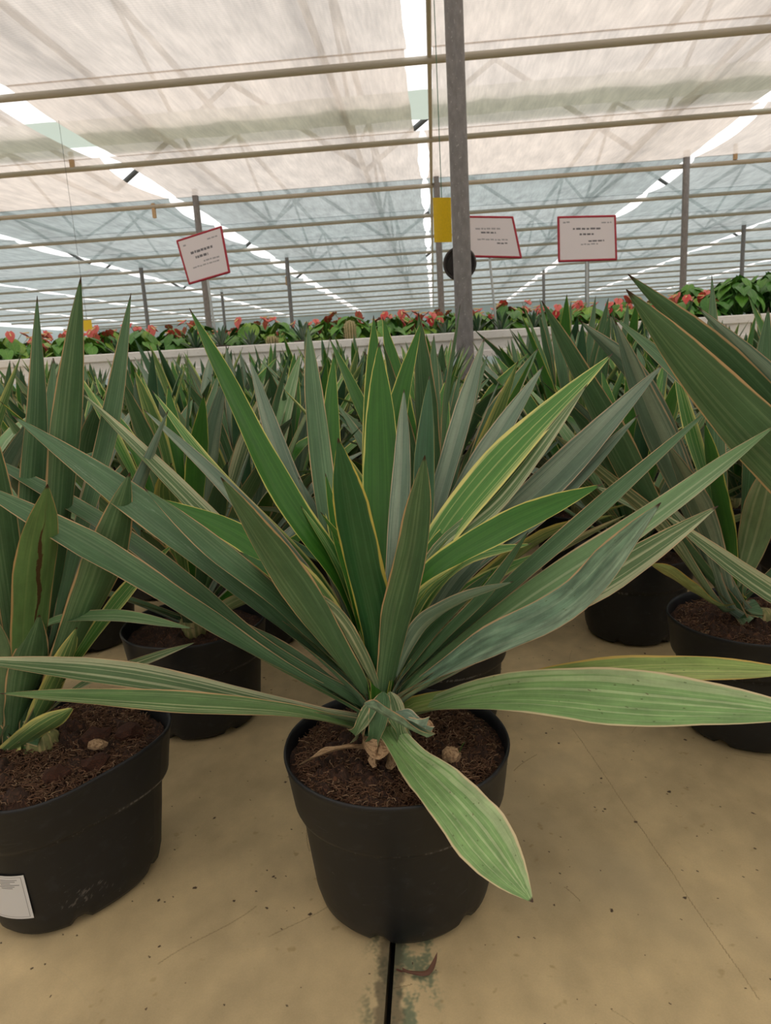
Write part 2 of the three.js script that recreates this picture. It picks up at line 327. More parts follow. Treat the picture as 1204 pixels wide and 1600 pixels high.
// ---- leaf builders for the bench plants
function heartGeo(L, Wd, curl, n = 9) {                                // heart-shaped blade in the xz plane, stalk at origin, tip towards +z
  const pos = [], uv = [], idx = []; const rows = n, cols = 6;
  for (let j = 0; j <= rows; j++) {
    const t = j / rows, z = (t - 0.14) * L;
    const w = Wd * 0.5 * Math.pow(Math.sin(Math.PI * Math.pow(Math.min(1, t * 0.97 + 0.03), 0.62)), 0.8) * (1 - 0.15 * t);
    for (let i = 0; i <= cols; i++) {
      const s = (i / cols) * 2 - 1, lobe = t < 0.16 ? -0.1 * L * (1 - t / 0.16) * Math.abs(s) * (1 - Math.abs(s) * 0.6) * 2 : 0;
      pos.push(s * w, curl * L * (-(t * t) * 0.6) + 0.12 * Math.abs(s) * w + 0.004 * Math.sin(s * 9 + t * 7), z + lobe); uv.push(i / cols, t);
    }
  }
  for (let j = 0; j < rows; j++) for (let i = 0; i < cols; i++) { const a = j * (cols + 1) + i, b = a + 1, c = a + cols + 1, e = c + 1; idx.push(a, c, b, b, c, e); }
  const g = new THREE.BufferGeometry(); g.setAttribute('position', new THREE.Float32BufferAttribute(pos, 3)); g.setAttribute('uv', new THREE.Float32BufferAttribute(uv, 2)); g.setIndex(idx); g.computeVertexNormals(); return g;
}
function thick(g, t) {                                                // gives a blade a lower face
  const b = g.clone(), p = b.attributes.position, nn = b.attributes.normal, a = b.index.array;
  for (let i = 0; i < p.count; i++) p.setXYZ(i, p.getX(i) - nn.getX(i) * t, p.getY(i) - nn.getY(i) * t, p.getZ(i) - nn.getZ(i) * t);
  for (let i = 0; i < a.length; i += 3) { const k = a[i]; a[i] = a[i + 1]; a[i + 1] = k; }
  b.computeVertexNormals(); return mergeGeometries([g, b]);
}
const veinTex = (a, b) => tex(64, 128, (u, v) => { const s = Math.abs(u * 2 - 1), k = 1 + 0.1 * fbm(u * 6, v * 8, 3); const vein = Math.max(sstep(0.05, 0.0, s), sstep(0.86, 1, Math.sin((v * 9 + s * 3.2) * 3)) * 0.35); return mixc(a.map((x) => x * k), b, vein * 0.6); });
const anthLeafMats = [[[88, 144, 48], [160, 186, 104]], [[66, 122, 42], [134, 168, 90]], [[126, 168, 58], [186, 204, 116]]].map(([a, b]) => std({ map: veinTex(a, b), roughness: 0.38, side: THREE.DoubleSide }));
const spatheMats = [[222, 84, 80], [228, 112, 104], [206, 62, 66]].map((c) => std({ map: veinTex(c, [240, 140, 120]), roughness: 0.32, side: THREE.DoubleSide }));
const spadixMat = std({ color: 0xe6cf8e, roughness: 0.6 }), stalkMat = std({ color: 0x5b8040, roughness: 0.6 });
const smallPotMat = std({ color: 0x4b4036, roughness: 0.7 });
const smallPot = (() => { const g = new THREE.LatheGeometry([[0, 0], [0.04, 0], [0.052, 0.085], [0.056, 0.085], [0.056, 0.1], [0.05, 0.1], [0.048, 0.088], [0, 0.088]].map(([x, y]) => new THREE.Vector2(x, y)), 18); return g; })();
const heart = [thick(heartGeo(0.13, 0.1, 0.4), 0.0008), thick(heartGeo(0.11, 0.085, 0.6), 0.0008), thick(heartGeo(0.15, 0.11, 0.5), 0.0008)];
const spatheG = [thick(heartGeo(0.085, 0.07, 0.2, 7), 0.001), thick(heartGeo(0.075, 0.064, -0.2, 7), 0.001)];
const spadixG = (() => { const g = new THREE.CapsuleGeometry(0.0045, 0.04, 4, 8); g.rotateX(0.9); g.translate(0, 0.02, 0.02); return g; })();
function stalkTo(tip, r) { const c = new THREE.QuadraticBezierCurve3(V(0, 0.08, 0), V(tip.x * 0.25, tip.y * 0.7, tip.z * 0.25), tip); return new THREE.TubeGeometry(c, 5, r, 5); }
function makeAnthurium(name, label, category, { leaves, flowers, h, spread, mats }) {
  const t = thing(name, label, category);
  mesh('pot', smallPot, smallPotMat, t);
  for (let i = 0; i < leaves; i++) {
    const a = i * 2.4 + rr(-0.4, 0.4), f = (i + 0.5) / leaves, r = spread * Math.sqrt(f) * rr(0.8, 1.1), y = h * lerp(1, 0.52, f) * rr(0.88, 1.05);
    const tip = V(Math.sin(a) * r, y, Math.cos(a) * r);
    const b = pick(heart).clone(); b.rotateX(rr(0.1, 0.9)); b.rotateY(a + rr(-0.5, 0.5)); b.translate(tip.x, tip.y, tip.z);
    const st = stalkTo(tip, 0.0022); const g = mergeGeometries([b, st]);
    mesh('leaf', g, pick(mats), t);
  }
  for (let i = 0; i < flowers; i++) {
    const a = i * 2.1 + rr(-0.5, 0.5), r = spread * rr(0.25, 0.9), y = h * rr(0.9, 1.15), tip = V(Math.sin(a) * r, y, Math.cos(a) * r * 0.8 + 0.02);
    const sp = mesh('spathe', pick(spatheG), pick(spatheMats), t);
    sp.position.copy(tip); sp.rotation.set(rr(0.5, 1.3), rr(-0.9, 0.9), rr(-0.3, 0.3), 'YXZ');
    mesh('spadix', spadixG, spadixMat, sp);
    mesh('flower_stalk', stalkTo(tip, 0.002), stalkMat, t);
  }
  return t;
}
const LBL = 'red-flowered anthurium in the packed rows on the white bench', GRP = 'anthuriums on the white bench';
const anth = [
  makeAnthurium('anthurium', LBL, 'anthurium', { leaves: 14, flowers: 3, h: 0.25, spread: 0.13, mats: anthLeafMats }),
  makeAnthurium('anthurium', LBL, 'anthurium', { leaves: 12, flowers: 4, h: 0.24, spread: 0.12, mats: anthLeafMats }),
  makeAnthurium('anthurium', LBL, 'anthurium', { leaves: 15, flowers: 2, h: 0.28, spread: 0.14, mats: anthLeafMats }),
];
const LBLG = 'flowerless leafy green plant in the tall clump at the end of the white bench', GRPG = 'leafy green plants on the white bench';
const leafy = makeAnthurium('leafy_plant', LBLG, 'foliage plant', { leaves: 30, flowers: 0, h: 0.37, spread: 0.17, mats: [anthLeafMats[0], anthLeafMats[1]] });
const used = new Set();
const ORD = ['first', 'second', 'third', 'fourth', 'fifth', 'sixth', 'seventh', 'eighth', 'ninth', 'tenth', 'eleventh', 'twelfth', 'thirteenth', 'fourteenth', 'fifteenth', 'sixteenth', 'seventeenth', 'eighteenth', 'nineteenth', 'twentieth', 'twenty-first', 'twenty-second', 'twenty-third', 'twenty-fourth', 'twenty-fifth', 'twenty-sixth', 'twenty-seventh', 'twenty-eighth', 'twenty-ninth', 'thirtieth'];
function put(src, x, z, label, group, s = 1) {
  let o = src;
  if (used.has(src)) o = dup(src, [x, BT - 0.1, z], label, group); else { used.add(src); o.position.set(x, BT - 0.1, z); o.userData.label = label; o.userData.group = group; }
  o.rotation.y = rr(0, 6.28); o.scale.setScalar(s); return o;
}
// ---------------------------------------------------------------- yucca leaves
const WPROF = [[0, 0.8], [0.06, 0.64], [0.15, 0.5], [0.3, 0.66], [0.45, 0.88], [0.6, 1], [0.72, 0.95], [0.82, 0.76], [0.9, 0.5], [0.96, 0.22], [1, 0.015]];
const wprof = (t) => { for (let i = 1; i < WPROF.length; i++) if (t <= WPROF[i][0]) { const a = WPROF[i - 1], b = WPROF[i]; return lerp(a[1], b[1], (t - a[0]) / (b[0] - a[0])); } return 0; };
// closed blade: upper face (u 0..0.5) and under face (u 0.5..1), channelled, pointed
function bladeGeo(pts, width, twist, { segs = 26, cols = 6, channel = 0.16, wave = 0, s = 0, natural } = {}) {
  const curve = new THREE.CatmullRomCurve3(pts, false, 'catmullrom', 0.5), P = curve.getSpacedPoints(segs);
  const az = pts[pts.length - 1].clone().sub(pts[0]); az.y = 0; if (az.length() < 1e-3) az.set(0, 0, -1); az.normalize();
  const s0 = natural ?? az.clone().cross(V(0, 1, 0)).normalize();
  const top = [], bot = [];
  for (let j = 0; j <= segs; j++) {
    const t = j / segs, T = P[Math.min(segs, j + 1)].clone().sub(P[Math.max(0, j - 1)]).normalize();
    let S = s0.clone().addScaledVector(T, -s0.dot(T)).normalize(); S.applyAxisAngle(T, twist * sstep(0, 0.45, t) + wave * 0.35 * Math.sin(t * 5 + s));
    const N = S.clone().cross(T).normalize();                          // upper side of the leaf
    const w = width * 0.5 * wprof(t) * (1 + 0.03 * n2(t * 6, s)), th = Math.min(0.0026, w * 0.3) * (1 - t * 0.5);
    for (let i = 0; i <= cols; i++) {
      const q = (i / cols) * 2 - 1, h = channel * w * (Math.pow(Math.abs(q), 1.6) * (1.9 - 1.1 * sstep(0, 0.5, t))) + wave * 0.10 * w * Math.sin(t * 17 + q * 2 + s) * Math.abs(q);
      const p = P[j].clone().addScaledVector(S, q * w).addScaledVector(N, h);
      top.push(p); bot.push(p.clone().addScaledVector(N, -th * (1 - q * q) - 0.0002));
    }
  }
  const pos = [], uv = [], idx = [], C = cols + 1, n = top.length;
  top.forEach((p, k) => { pos.push(p.x, p.y, p.z); uv.push(((k % C) / cols) * 0.49 + 0.005, Math.floor(k / C) / segs); });
  bot.forEach((p, k) => { pos.push(p.x, p.y, p.z); uv.push(((k % C) / cols) * 0.49 + 0.505, Math.floor(k / C) / segs); });
  for (let j = 0; j < segs; j++) for (let i = 0; i < cols; i++) { const a = j * C + i, b = a + 1, c = a + C, e = c + 1; idx.push(a, b, c, b, e, c, a + n, c + n, b + n, b + n, c + n, e + n); }
  const g = new THREE.BufferGeometry(); g.setAttribute('position', new THREE.Float32BufferAttribute(pos, 3)); g.setAttribute('uv', new THREE.Float32BufferAttribute(uv, 2)); g.setIndex(idx); g.computeVertexNormals(); return g;
}
// blade dye: [upper green, under green, stripe colour, stripe share, stripe side bias, margin colour, margin width, mottling]
const DYE = {
  young:     { up: [50, 104, 30], un: [70, 120, 52], st: [96, 144, 62], amt: 0.18, bias: 0, mg: [220, 210, 116], mw: 0.12, mot: 0.04 },
  youngdark: { up: [44, 88, 38], un: [46, 94, 52], st: [84, 126, 84], amt: 0.25, bias: 0, mg: [220, 200, 100], mw: 0.12, mot: 0.04 },
  dark:      { up: [48, 88, 54], un: [60, 94, 66], st: [74, 112, 82], amt: 0.3, bias: 0, mg: [166, 164, 106], mw: 0.08, mot: 0.05 },
  cream:     { up: [82, 134, 62], un: [106, 142, 86], st: [198, 204, 134], amt: 0.6, bias: 0.55, mg: [226, 218, 132], mw: 0.19, mot: 0.04 },
  striped:   { up: [94, 122, 80], un: [112, 134, 100], st: [196, 198, 162], amt: 0.7, bias: 0.7, mg: [212, 182, 142], mw: 0.1, mot: 0.06 },
  striped2:  { up: [90, 122, 70], un: [108, 136, 88], st: [186, 190, 148], amt: 0.6, bias: -0.7, mg: [204, 166, 120], mw: 0.1, mot: 0.08 },
  mature:    { up: [78, 112, 76], un: [78, 112, 76], st: [126, 150, 114], amt: 0.36, bias: 0.2, mg: [208, 174, 132], mw: 0.09, mot: 0.07 },
  grey:      { up: [106, 130, 110], un: [108, 134, 116], st: [168, 180, 158], amt: 0.45, bias: -0.3, mg: [212, 184, 154], mw: 0.085, mot: 0.06 },
  pale:      { up: [114, 150, 102], un: [126, 156, 116], st: [180, 192, 156], amt: 0.5, bias: 0.6, mg: [208, 182, 146], mw: 0.09, mot: 0.06 },
  old:       { up: [130, 168, 104], un: [142, 168, 120], st: [208, 214, 176], amt: 0.42, bias: -0.8, mg: [222, 204, 164], mw: 0.1, mot: 0.1, spot: 1 },
  oldyellow: { up: [146, 170, 94], un: [156, 174, 112], st: [200, 204, 132], amt: 0.5, bias: 0.8, mg: [214, 180, 96], mw: 0.12, mot: 0.1, spot: 1 },
  weathered: { up: [112, 142, 118], un: [118, 146, 124], st: [170, 184, 160], amt: 0.35, bias: 0.9, mg: [206, 172, 134], mw: 0.09, mot: 0.2, spot: 1, scuff: 1 },
  scuffed:   { up: [84, 118, 84], un: [88, 118, 90], st: [122, 146, 116], amt: 0.3, bias: 0.3, mg: [206, 170, 126], mw: 0.09, mot: 0.07, scuff: 1 },
  scarred:   { up: [86, 126, 64], un: [94, 130, 78], st: [126, 152, 98], amt: 0.28, bias: 0.2, mg: [198, 166, 118], mw: 0.09, mot: 0.08, scar: 1 },
};
function dyeTex(d, s) {
  return tex(256, 1024, (u, v) => {
    const under = u >= 0.5, q = ((u * 2) % 1) * 2 - 1, a = Math.abs(q), vv = v * 6;
    let c = (under ? d.un : d.up).slice();
    const st1 = n2(q * 4.2 + s + 0.02 * vv, s * 1.7 + vv * 0.05), st2 = n2(q * 15 + s * 3, vv * 0.12), st3 = n2(q * 42, vv * 0.35 + s);
    const band = sstep(0.0, 0.4, st1 + d.bias * q * 0.9 + 0.35 * st2), fine = sstep(0.1, 0.8, st3 + 0.3 * st2);
    c = mixc(c, d.st, Math.min(1, d.amt * (under ? 1.25 : 1.1) * band + 0.09 * fine));
    const deep = sstep(0.25, 0.8, -st2 + 0.25 * st1); c = mixc(c, c.map((x) => x * 0.8), deep * 0.3);
    const k = 1 + d.mot * fbm(q * 1.6 + s, vv * 0.9, 4) * 1.6 + 0.03 * (rnd() - 0.5) + 0.012 * n2(q * 2, vv * 14); c = c.map((x) => x * k);
    if (d.scuff) { const m = sstep(0.34, 0.62, fbm(q * 2.2 + 5 + s, vv * 1.4, 4) + 0.2 * n2(q * 20, vv * 20)); c = mixc(c, [170, 186, 168], m * 0.3); }
    if (d.spot) { const m = n2(q * 3.1 + s, vv * 3.3 + s * 2); if (m > 0.9) c = mixc(c, [70, 84, 42], 0.5); const m2 = n2(q * 5 + s * 4, vv * 5); if (m2 > 0.972) c = mixc(c, [92, 66, 44], 0.75); }
    if (d.scar) { const dd = Math.abs(q + 0.05 + 0.2 * n2(vv * 1.2, 3)) - 0.16 * sstep(0.42, 0.62, v) * sstep(0.9, 0.74, v) * (0.6 + 0.6 * fbm(vv * 3, q * 3, 3)); if (v > 0.4 && v < 0.92) c = mixc(c, [74, 48, 30], sstep(0.02, -0.02, dd) * 0.9); }
    const mw = d.mw * (0.8 + 0.5 * n2(vv * 0.9, q > 0 ? 7 + s : 17 + s)), mf = sstep(1 - mw - 0.035, 1 - mw + 0.02, a); c = mixc(c, d.mg, mf * 0.92);
    if (a > 0.965) c = mixc(c, [150, 104, 70], 0.55 * sstep(0.965, 0.99, a) * (d.mw > 0.11 ? 0.2 : 1));
    if (v > 0.982) c = mixc(c, [64, 42, 30], sstep(0.982, 0.994, v));
    return c;
  }, { wrap: THREE.ClampToEdgeWrapping });
}
const leafMat = {};
{ let s = 1; for (const k in DYE) { const t = dyeTex(DYE[k], (s += 5.3)); leafMat[k] = new THREE.MeshPhysicalMaterial({ map: t, roughness: DYE[k].mw > 0.11 ? 0.4 : 0.5, specularIntensity: 0.7, bumpMap: t, bumpScale: 0.0005 }); } }

// ---------------------------------------------------------------- pots and soil
const potCoat = (scuffs) => tex(1024, 1024, (u, v) => {
  let k = 1 + 0.14 * fbm(u * 14, v * 8, 4) + 0.12 * (rnd() - 0.5), c = [18 * k, 21 * k, 26 * k];
  const dust = sstep(0.2, 0.7, fbm(u * 9 + 4, v * 7 + 2, 5)); c = mixc(c, [66, 67, 72], dust * 0.28);
  const fl = n2(u * 90, v * 70); if (fl > 0.94) c = mixc(c, [120, 118, 116], 0.55);
  const w = fbm(u * 40, v * 4, 3);
  if (v > 0.648 && v < 0.682) c = mixc(c, [138, 137, 140], sstep(-0.15, 0.25, w + 0.5 * n2(u * 3, 3)) * 0.75);   // rubbed edge of the step
  const sc = Math.abs(n2(u * 7 + v * 16, v * 3 + 20)); if (sc < 0.012 && fbm(u * 5 + 3, v * 5, 2) > 0.15) c = mixc(c, [110, 108, 108], 0.5);
  if (scuffs) { const du = (u - 0.29) / 0.14, dv = (v - 0.27) / 0.09, s = fbm(u * 30 + v * 22, v * 9 - u * 14, 4) - 0.55 * (du * du + dv * dv); c = mixc(c, [120, 112, 106], sstep(0.02, 0.4, s) * 0.7); }
  return c;
});
const potTex = potCoat(false), scuffedPotMat = std({ map: potCoat(true), roughness: 0.5 });
const potMat = std({ map: potTex, roughness: 0.46 });
const PR = 0.136, PH = 0.2;
function potGeo(square = 0, lean = 0) {
  // outside from the floor up, over the rim, then down inside
  const prof = [[0.0, 0.008], [0.086, 0.008], [0.094, 0.003], [0.1, 0.004], [0.106, 0.012], [0.1105, 0.03], [0.1125, 0.05], [0.1165, 0.09], [0.1195, 0.128], [0.12, 0.1325], [0.1262, 0.1355], [0.1285, 0.141], [0.1315, 0.165], [0.1345, 0.19], [0.1362, 0.196], [0.1368, 0.2], [0.1358, 0.203], [0.1335, 0.202], [0.132, 0.196], [0.129, 0.17], [0.126, 0.15], [0.0, 0.15]];
  const seg = 72, pos = [], uv = [], idx = []; let Ls = 0;
  const len = prof.map((p, i) => (i ? (Ls += Math.hypot(p[0] - prof[i - 1][0], p[1] - prof[i - 1][1])) : 0));
  prof.forEach(([r, y], j) => {
    for (let i = 0; i <= seg; i++) {
      const a = (i / seg) * Math.PI * 2, up = y / PH;
      let R = r * (1 + square * (0.055 * Math.cos(4 * a + 0.5) * (0.4 + 0.6 * up) + 0.03 * Math.cos(3 * a + 1.2)) + 0.006 * n2(Math.cos(a) * 1.3 + j * 0.02, Math.sin(a) * 1.3));
      let Y = y; if (y < 0.016 && r > 0.09 && (Math.cos(6 * a + 0.4) > 0.82)) Y += 0.007;            // drainage notches
      if (y > 0.15) Y += square * 0.006 * Math.cos(2 * a + 1);
      pos.push(Math.cos(a) * R + lean * up * up, Y, Math.sin(a) * R); uv.push((i / seg) * 2, j < 16 ? 0.08 + y * 4.35 : 0.98 + len[j] * 0.1);
    }
  });
  for (let j = 0; j < prof.length - 1; j++) for (let i = 0; i < seg; i++) { const a = j * (seg + 1) + i, b = a + 1, c = a + seg + 1, e = c + 1; idx.push(a, c, b, b, c, e); }
  const g = new THREE.BufferGeometry(); g.setAttribute('position', new THREE.Float32BufferAttribute(pos, 3)); g.setAttribute('uv', new THREE.Float32BufferAttribute(uv, 2)); g.setIndex(idx); g.computeVertexNormals(); return g;
}
const soilTex = tex(1024, 1024, (u, v) => {
  const f1 = n2(u * 80 + 3 * fbm(u * 9, v * 9, 2), v * 26), f2 = n2(u * 24, v * 90 + 3 * fbm(u * 7 + 4, v * 7, 2)), k = 0.85 + 0.35 * fbm(u * 10, v * 10, 4) + 0.3 * (rnd() - 0.5);
  let c = [62 * k, 42 * k, 31 * k]; c = mixc(c, [128, 86, 58], sstep(0.35, 0.8, f1) * 0.6); c = mixc(c, [112, 72, 48], sstep(0.4, 0.8, f2) * 0.55);
  const ch = n2(u * 60 + 9, v * 60); if (ch > 0.9) c = mixc(c, [168, 132, 98], 0.6); if (ch < -0.75) c = mixc(c, [26, 18, 14], 0.7); return c;
});
const soilMat = std({ map: soilTex, roughness: 0.95, bumpMap: soilTex, bumpScale: 0.003 });
function soilGeo(R, y0, rough, square = 0, nr = 26, na = 84, s = 0) {
  const pos = [], uv = [], idx = [];
  for (let j = 0; j <= nr; j++) for (let i = 0; i <= na; i++) {
    const a = (i / na) * Math.PI * 2, r = (j / nr) * R * (1 + square * (0.045 * Math.cos(4 * a + 0.5) + 0.03 * Math.cos(3 * a + 1.2))), x = Math.cos(a) * r, z = Math.sin(a) * r, e = sstep(1, 0.8, j / nr);
    const y = y0 + rough * (0.010 * fbm(x * 14 + s, z * 14, 3) * 2 + 0.006 * n2(x * 60, z * 60 + s) + 0.003 * n2(x * 160 + s, z * 160)) * (0.4 + 0.6 * e) + 0.006 * (1 - j / nr);
    pos.push(x, y, z); uv.push(x / 0.27 + 0.5, z / 0.27 + 0.5);
  }
  for (let j = 0; j < nr; j++) for (let i = 0; i < na; i++) { const a = j * (na + 1) + i, b = a + 1, c = a + na + 1, e = c + 1; idx.push(a, b, c, b, e, c); }
  const g = new THREE.BufferGeometry(); g.setAttribute('position', new THREE.Float32BufferAttribute(pos, 3)); g.setAttribute('uv', new THREE.Float32BufferAttribute(uv, 2)); g.setIndex(idx); g.computeVertexNormals(); return g;
}
const fibreGeo = (() => { const c = new THREE.CatmullRomCurve3([V(-0.006, 0, 0), V(-0.002, 0.0012, 0.001), V(0.002, 0.0006, -0.001), V(0.006, 0.001, 0.0006)]); return new THREE.TubeGeometry(c, 4, 0.00042, 4); })();
const fibreMat = std({ color: 0xffffff, roughness: 0.9 });
function fibres(parent, R, y0, count) {
  const m = new THREE.InstancedMesh(fibreGeo, fibreMat, count); m.name = 'coir_fibres'; m.userData = { kind: 'stuff', label: 'loose brown coir fibres' };
  const o = new THREE.Object3D(), c = new THREE.Color();
  for (let i = 0; i < count; i++) {
    const a = rr(0, 6.283), r = R * Math.sqrt(rnd()); o.position.set(Math.cos(a) * r, y0 + rr(0.001, 0.008), Math.sin(a) * r); o.rotation.set(rr(-0.5, 0.5), rr(0, 6.28), rr(-0.4, 0.4)); o.scale.set(rr(0.4, 1.3), rr(0.7, 1.8), rr(0.7, 1.6)); o.updateMatrix(); m.setMatrixAt(i, o.matrix);
    const k = rr(0.45, 1.25), lite = rnd() < 0.12; c.setRGB(...(lite ? [0.34, 0.22, 0.13] : [0.17 * k, 0.088 * k, 0.048 * k])); m.setColorAt(i, c);
  }
  m.castShadow = m.receiveShadow = true; parent.add(m);
}
const crumbGeo = new THREE.IcosahedronGeometry(1, 1); { const p = crumbGeo.attributes.position; for (let i = 0; i < p.count; i++) { const v = V(p.getX(i), p.getY(i), p.getZ(i)); const k = 1 + 0.35 * n3(v.x * 1.7, v.y * 1.7, v.z * 1.7); p.setXYZ(i, v.x * k, v.y * k, v.z * k); } crumbGeo.computeVertexNormals(); }

const roundPot = potGeo(0), squarePot = potGeo(1, 0.004), plainSoil = soilGeo(0.131, 0.176, 0.8, 0, 14, 48, 3);
const stemMat = std({ map: tex(128, 128, (u, v) => { const k = 1 + 0.2 * fbm(u * 12, v * 5, 3); return mixc([132 * k, 134 * k, 84 * k], [176, 160, 110], sstep(0.1, 0.6, n2(u * 18, v * 2))); }), roughness: 0.7 });
const stemGeo = (h) => { const g = new THREE.LatheGeometry([[0.0, -0.01], [0.028, -0.01], [0.026, 0.01], [0.03, 0.03], [0.026, h * 0.75], [0.012, h], [0, h]].map(([x, y]) => new THREE.Vector2(x, y)), 20); const p = g.attributes.position; for (let i = 0; i < p.count; i++) { const k = 1 + 0.14 * n3(p.getX(i) * 60, p.getY(i) * 60, p.getZ(i) * 60); p.setX(i, p.getX(i) * k); p.setZ(i, p.getZ(i) * k); } g.computeVertexNormals(); return g; };

// a yucca whose leaves are given one by one: [kind, width mm, twist degrees, points in mm from the foot of the rosette]
function yuccaFrom(table, label, origin, potC, { square = 0, fibreCount = 0, soilY = 0.184 } = {}) {
  const t = thing('potted_yucca', label, 'yucca', [potC[0], 0, potC[1]], 'yuccas standing on the floor');
  const dx = origin[0] - potC[0], dz = origin[2] - potC[1];
  const pot = mesh('pot', square ? squarePot : roundPot, square ? scuffedPotMat : potMat, t); pot.rotation.y = square ? 0 : rr(0, 6);
  mesh('soil', soilGeo(0.131, soilY, 1, square, 40, 110, square * 9 + 2), soilMat, t);
  if (fibreCount) fibres(t, 0.122, soilY, fibreCount);
  const st = mesh('stem', stemGeo(0.1), stemMat, t); st.position.set(dx, 0.182, dz); st.scale.set(0.7, 0.3, 0.7);
  table.forEach(([kind, w, tw, pts], i) => {
    const P = pts.map(([x, y, z]) => V(x / 1000 + dx, y / 1000 + origin[1], z / 1000 + dz));
    const az = P[P.length - 1].clone().sub(P[0]); az.y = 0; az.normalize();
    const foot = V(dx + (P[0].x - dx) * 0.5 + az.x * 0.012, 0.2 + 0.012 * (i % 3), dz + az.z * 0.014);
    mesh('leaf', bladeGeo([foot, ...P], w / 1000 * 1.02, tw * Math.PI / 180, { wave: 0.6, s: i * 1.7, channel: 0.24 + 0.16 * ((i * 7) % 5) / 5 }), leafMat[kind], t);
  });
  return t;
}
const mainYucca = yuccaFrom(MAIN_LEAVES, 'large variegated yucca in the central black pot, one pale leaf drooping over its rim', [-0.08, 0.19, -0.79], [-0.066, -0.785], { fibreCount: 5200 });
const leftYucca = yuccaFrom(LEFT_LEAVES, 'variegated yucca in a dented squarish black pot with a white sticker', [-0.53, 0.19, -0.81], [-0.512, -0.8], { square: 1, fibreCount: 4200 });
const rightYucca = yuccaFrom(RIGHT_LEAVES, 'variegated yucca whose rosette foot and dark brown soil show above the two flat leaves', [0.53, 0.19, -1.16], [0.515, -1.165], { fibreCount: 2000 });
const edgeYucca = yuccaFrom(FARRIGHT_LEAVES, 'broad-leaved yucca outside the frame whose two widest blades lean in from the edge', [0.80, 0.19, -0.82], [0.80, -0.82]);

// extras of the middle plant
const dryMat = std({ map: tex(64, 256, (u, v) => { const k = 1 + 0.2 * fbm(u * 10, v * 14, 4); return mixc([176 * k, 146 * k, 112 * k], [112, 84, 58], sstep(0.2, 0.7, n2(u * 9, v * 3)) * 0.7); }), roughness: 0.85 });
const local = (t, x, y, z) => V(x - t.position.x, y, z - t.position.z);
{
  const t = mainYucca, L = (x, y, z) => local(t, x, y, z);
  mesh('broken_leaf_stub', bladeGeo([L(-0.0258, 0.2731, -0.6720), L(-0.0411, 0.2829, -0.6680), L(-0.0607, 0.2927, -0.6720), L(-0.0900, 0.2992, -0.6900)], 0.034, 0.7, { segs: 18, channel: 0.5, wave: 0.4, s: 3 }), leafMat.weathered, t);
  mesh('broken_leaf_stub', bladeGeo([L(-0.0234, 0.2678, -0.6760), L(-0.0335, 0.2798, -0.6760), L(-0.0452, 0.2877, -0.6780), L(-0.0616, 0.2892, -0.6840)], 0.02, 0.2, { segs: 12, channel: 0.7, wave: 0.6, s: 8 }), leafMat.grey, t);
  mesh('dry_leaf', bladeGeo([L(-0.0984, 0.2120, -0.7500), L(-0.1210, 0.2184, -0.7400), L(-0.1466, 0.2153, -0.7350), L(-0.1772, 0.1994, -0.7350)], 0.016, 0.5, { segs: 14, channel: 0.3, wave: 1, s: 2 }), dryMat, t);
  mesh('dry_sheath', bladeGeo([L(-0.0983, 0.2297, -0.7450), L(-0.0962, 0.2257, -0.7350), L(-0.0828, 0.2204, -0.7300), L(-0.0663, 0.2231, -0.7250)], 0.022, 0.6, { segs: 10, channel: 0.5, wave: 1, s: 4 }), dryMat, t);
  mesh('dry_sheath', bladeGeo([L(-0.0831, 0.2231, -0.7350), L(-0.0846, 0.2156, -0.7300), L(-0.0871, 0.2072, -0.7280), L(-0.0896, 0.2003, -0.7260)], 0.016, 0.2, { segs: 8, channel: 0.6, wave: 1, s: 6 }), dryMat, t);
  mesh('dry_sheath', bladeGeo([L(-0.0729, 0.2205, -0.7350), L(-0.0700, 0.2137, -0.7300), L(-0.0695, 0.2065, -0.7260), L(-0.0683, 0.1988, -0.7240)], 0.016, -0.2, { segs: 8, channel: 0.6, wave: 1, s: 9 }), dryMat, t);
  mesh('dry_sheath', bladeGeo([L(-0.0457, 0.2462, -0.7500), L(-0.0346, 0.2446, -0.7450), L(-0.0252, 0.2397, -0.7420), L(-0.0212, 0.2311, -0.7400)], 0.018, -0.4, { segs: 8, channel: 0.6, wave: 1, s: 11 }), dryMat, t);
  mesh('sheath', bladeGeo([L(-0.1096, 0.2254, -0.7500), L(-0.1013, 0.2420, -0.7450), L(-0.0906, 0.2579, -0.7450), L(-0.0822, 0.2700, -0.7600)], 0.024, 0.3, { segs: 12, channel: 0.5, s: 1 }), leafMat.striped, t);
  mesh('sheath', bladeGeo([L(-0.0872, 0.2227, -0.7400), L(-0.0818, 0.2432, -0.7350), L(-0.0766, 0.2642, -0.7400), L(-0.0757, 0.2780, -0.7600)], 0.028, 0, { segs: 12, channel: 0.5, s: 5 }), leafMat.mature, t);
  mesh('sheath', bladeGeo([L(-0.0579, 0.2261, -0.7500), L(-0.0591, 0.2435, -0.7480), L(-0.0635, 0.2603, -0.7500), L(-0.0687, 0.2753, -0.7650)], 0.024, -0.3, { segs: 12, channel: 0.5, s: 7 }), leafMat.striped, t);
  const b = mesh('dried_bud', crumbGeo, dryMat, t); b.position.copy(L(0.0, 0.196, -0.755)); b.scale.set(0.012, 0.01, 0.011);
  const sp = mesh('sprout', bladeGeo([L(0.008, 0.196, -0.758), L(0.011, 0.203, -0.757), L(0.014, 0.209, -0.757), L(0.017, 0.213, -0.758)], 0.004, 0, { segs: 6 }), leafMat.young, t);
}
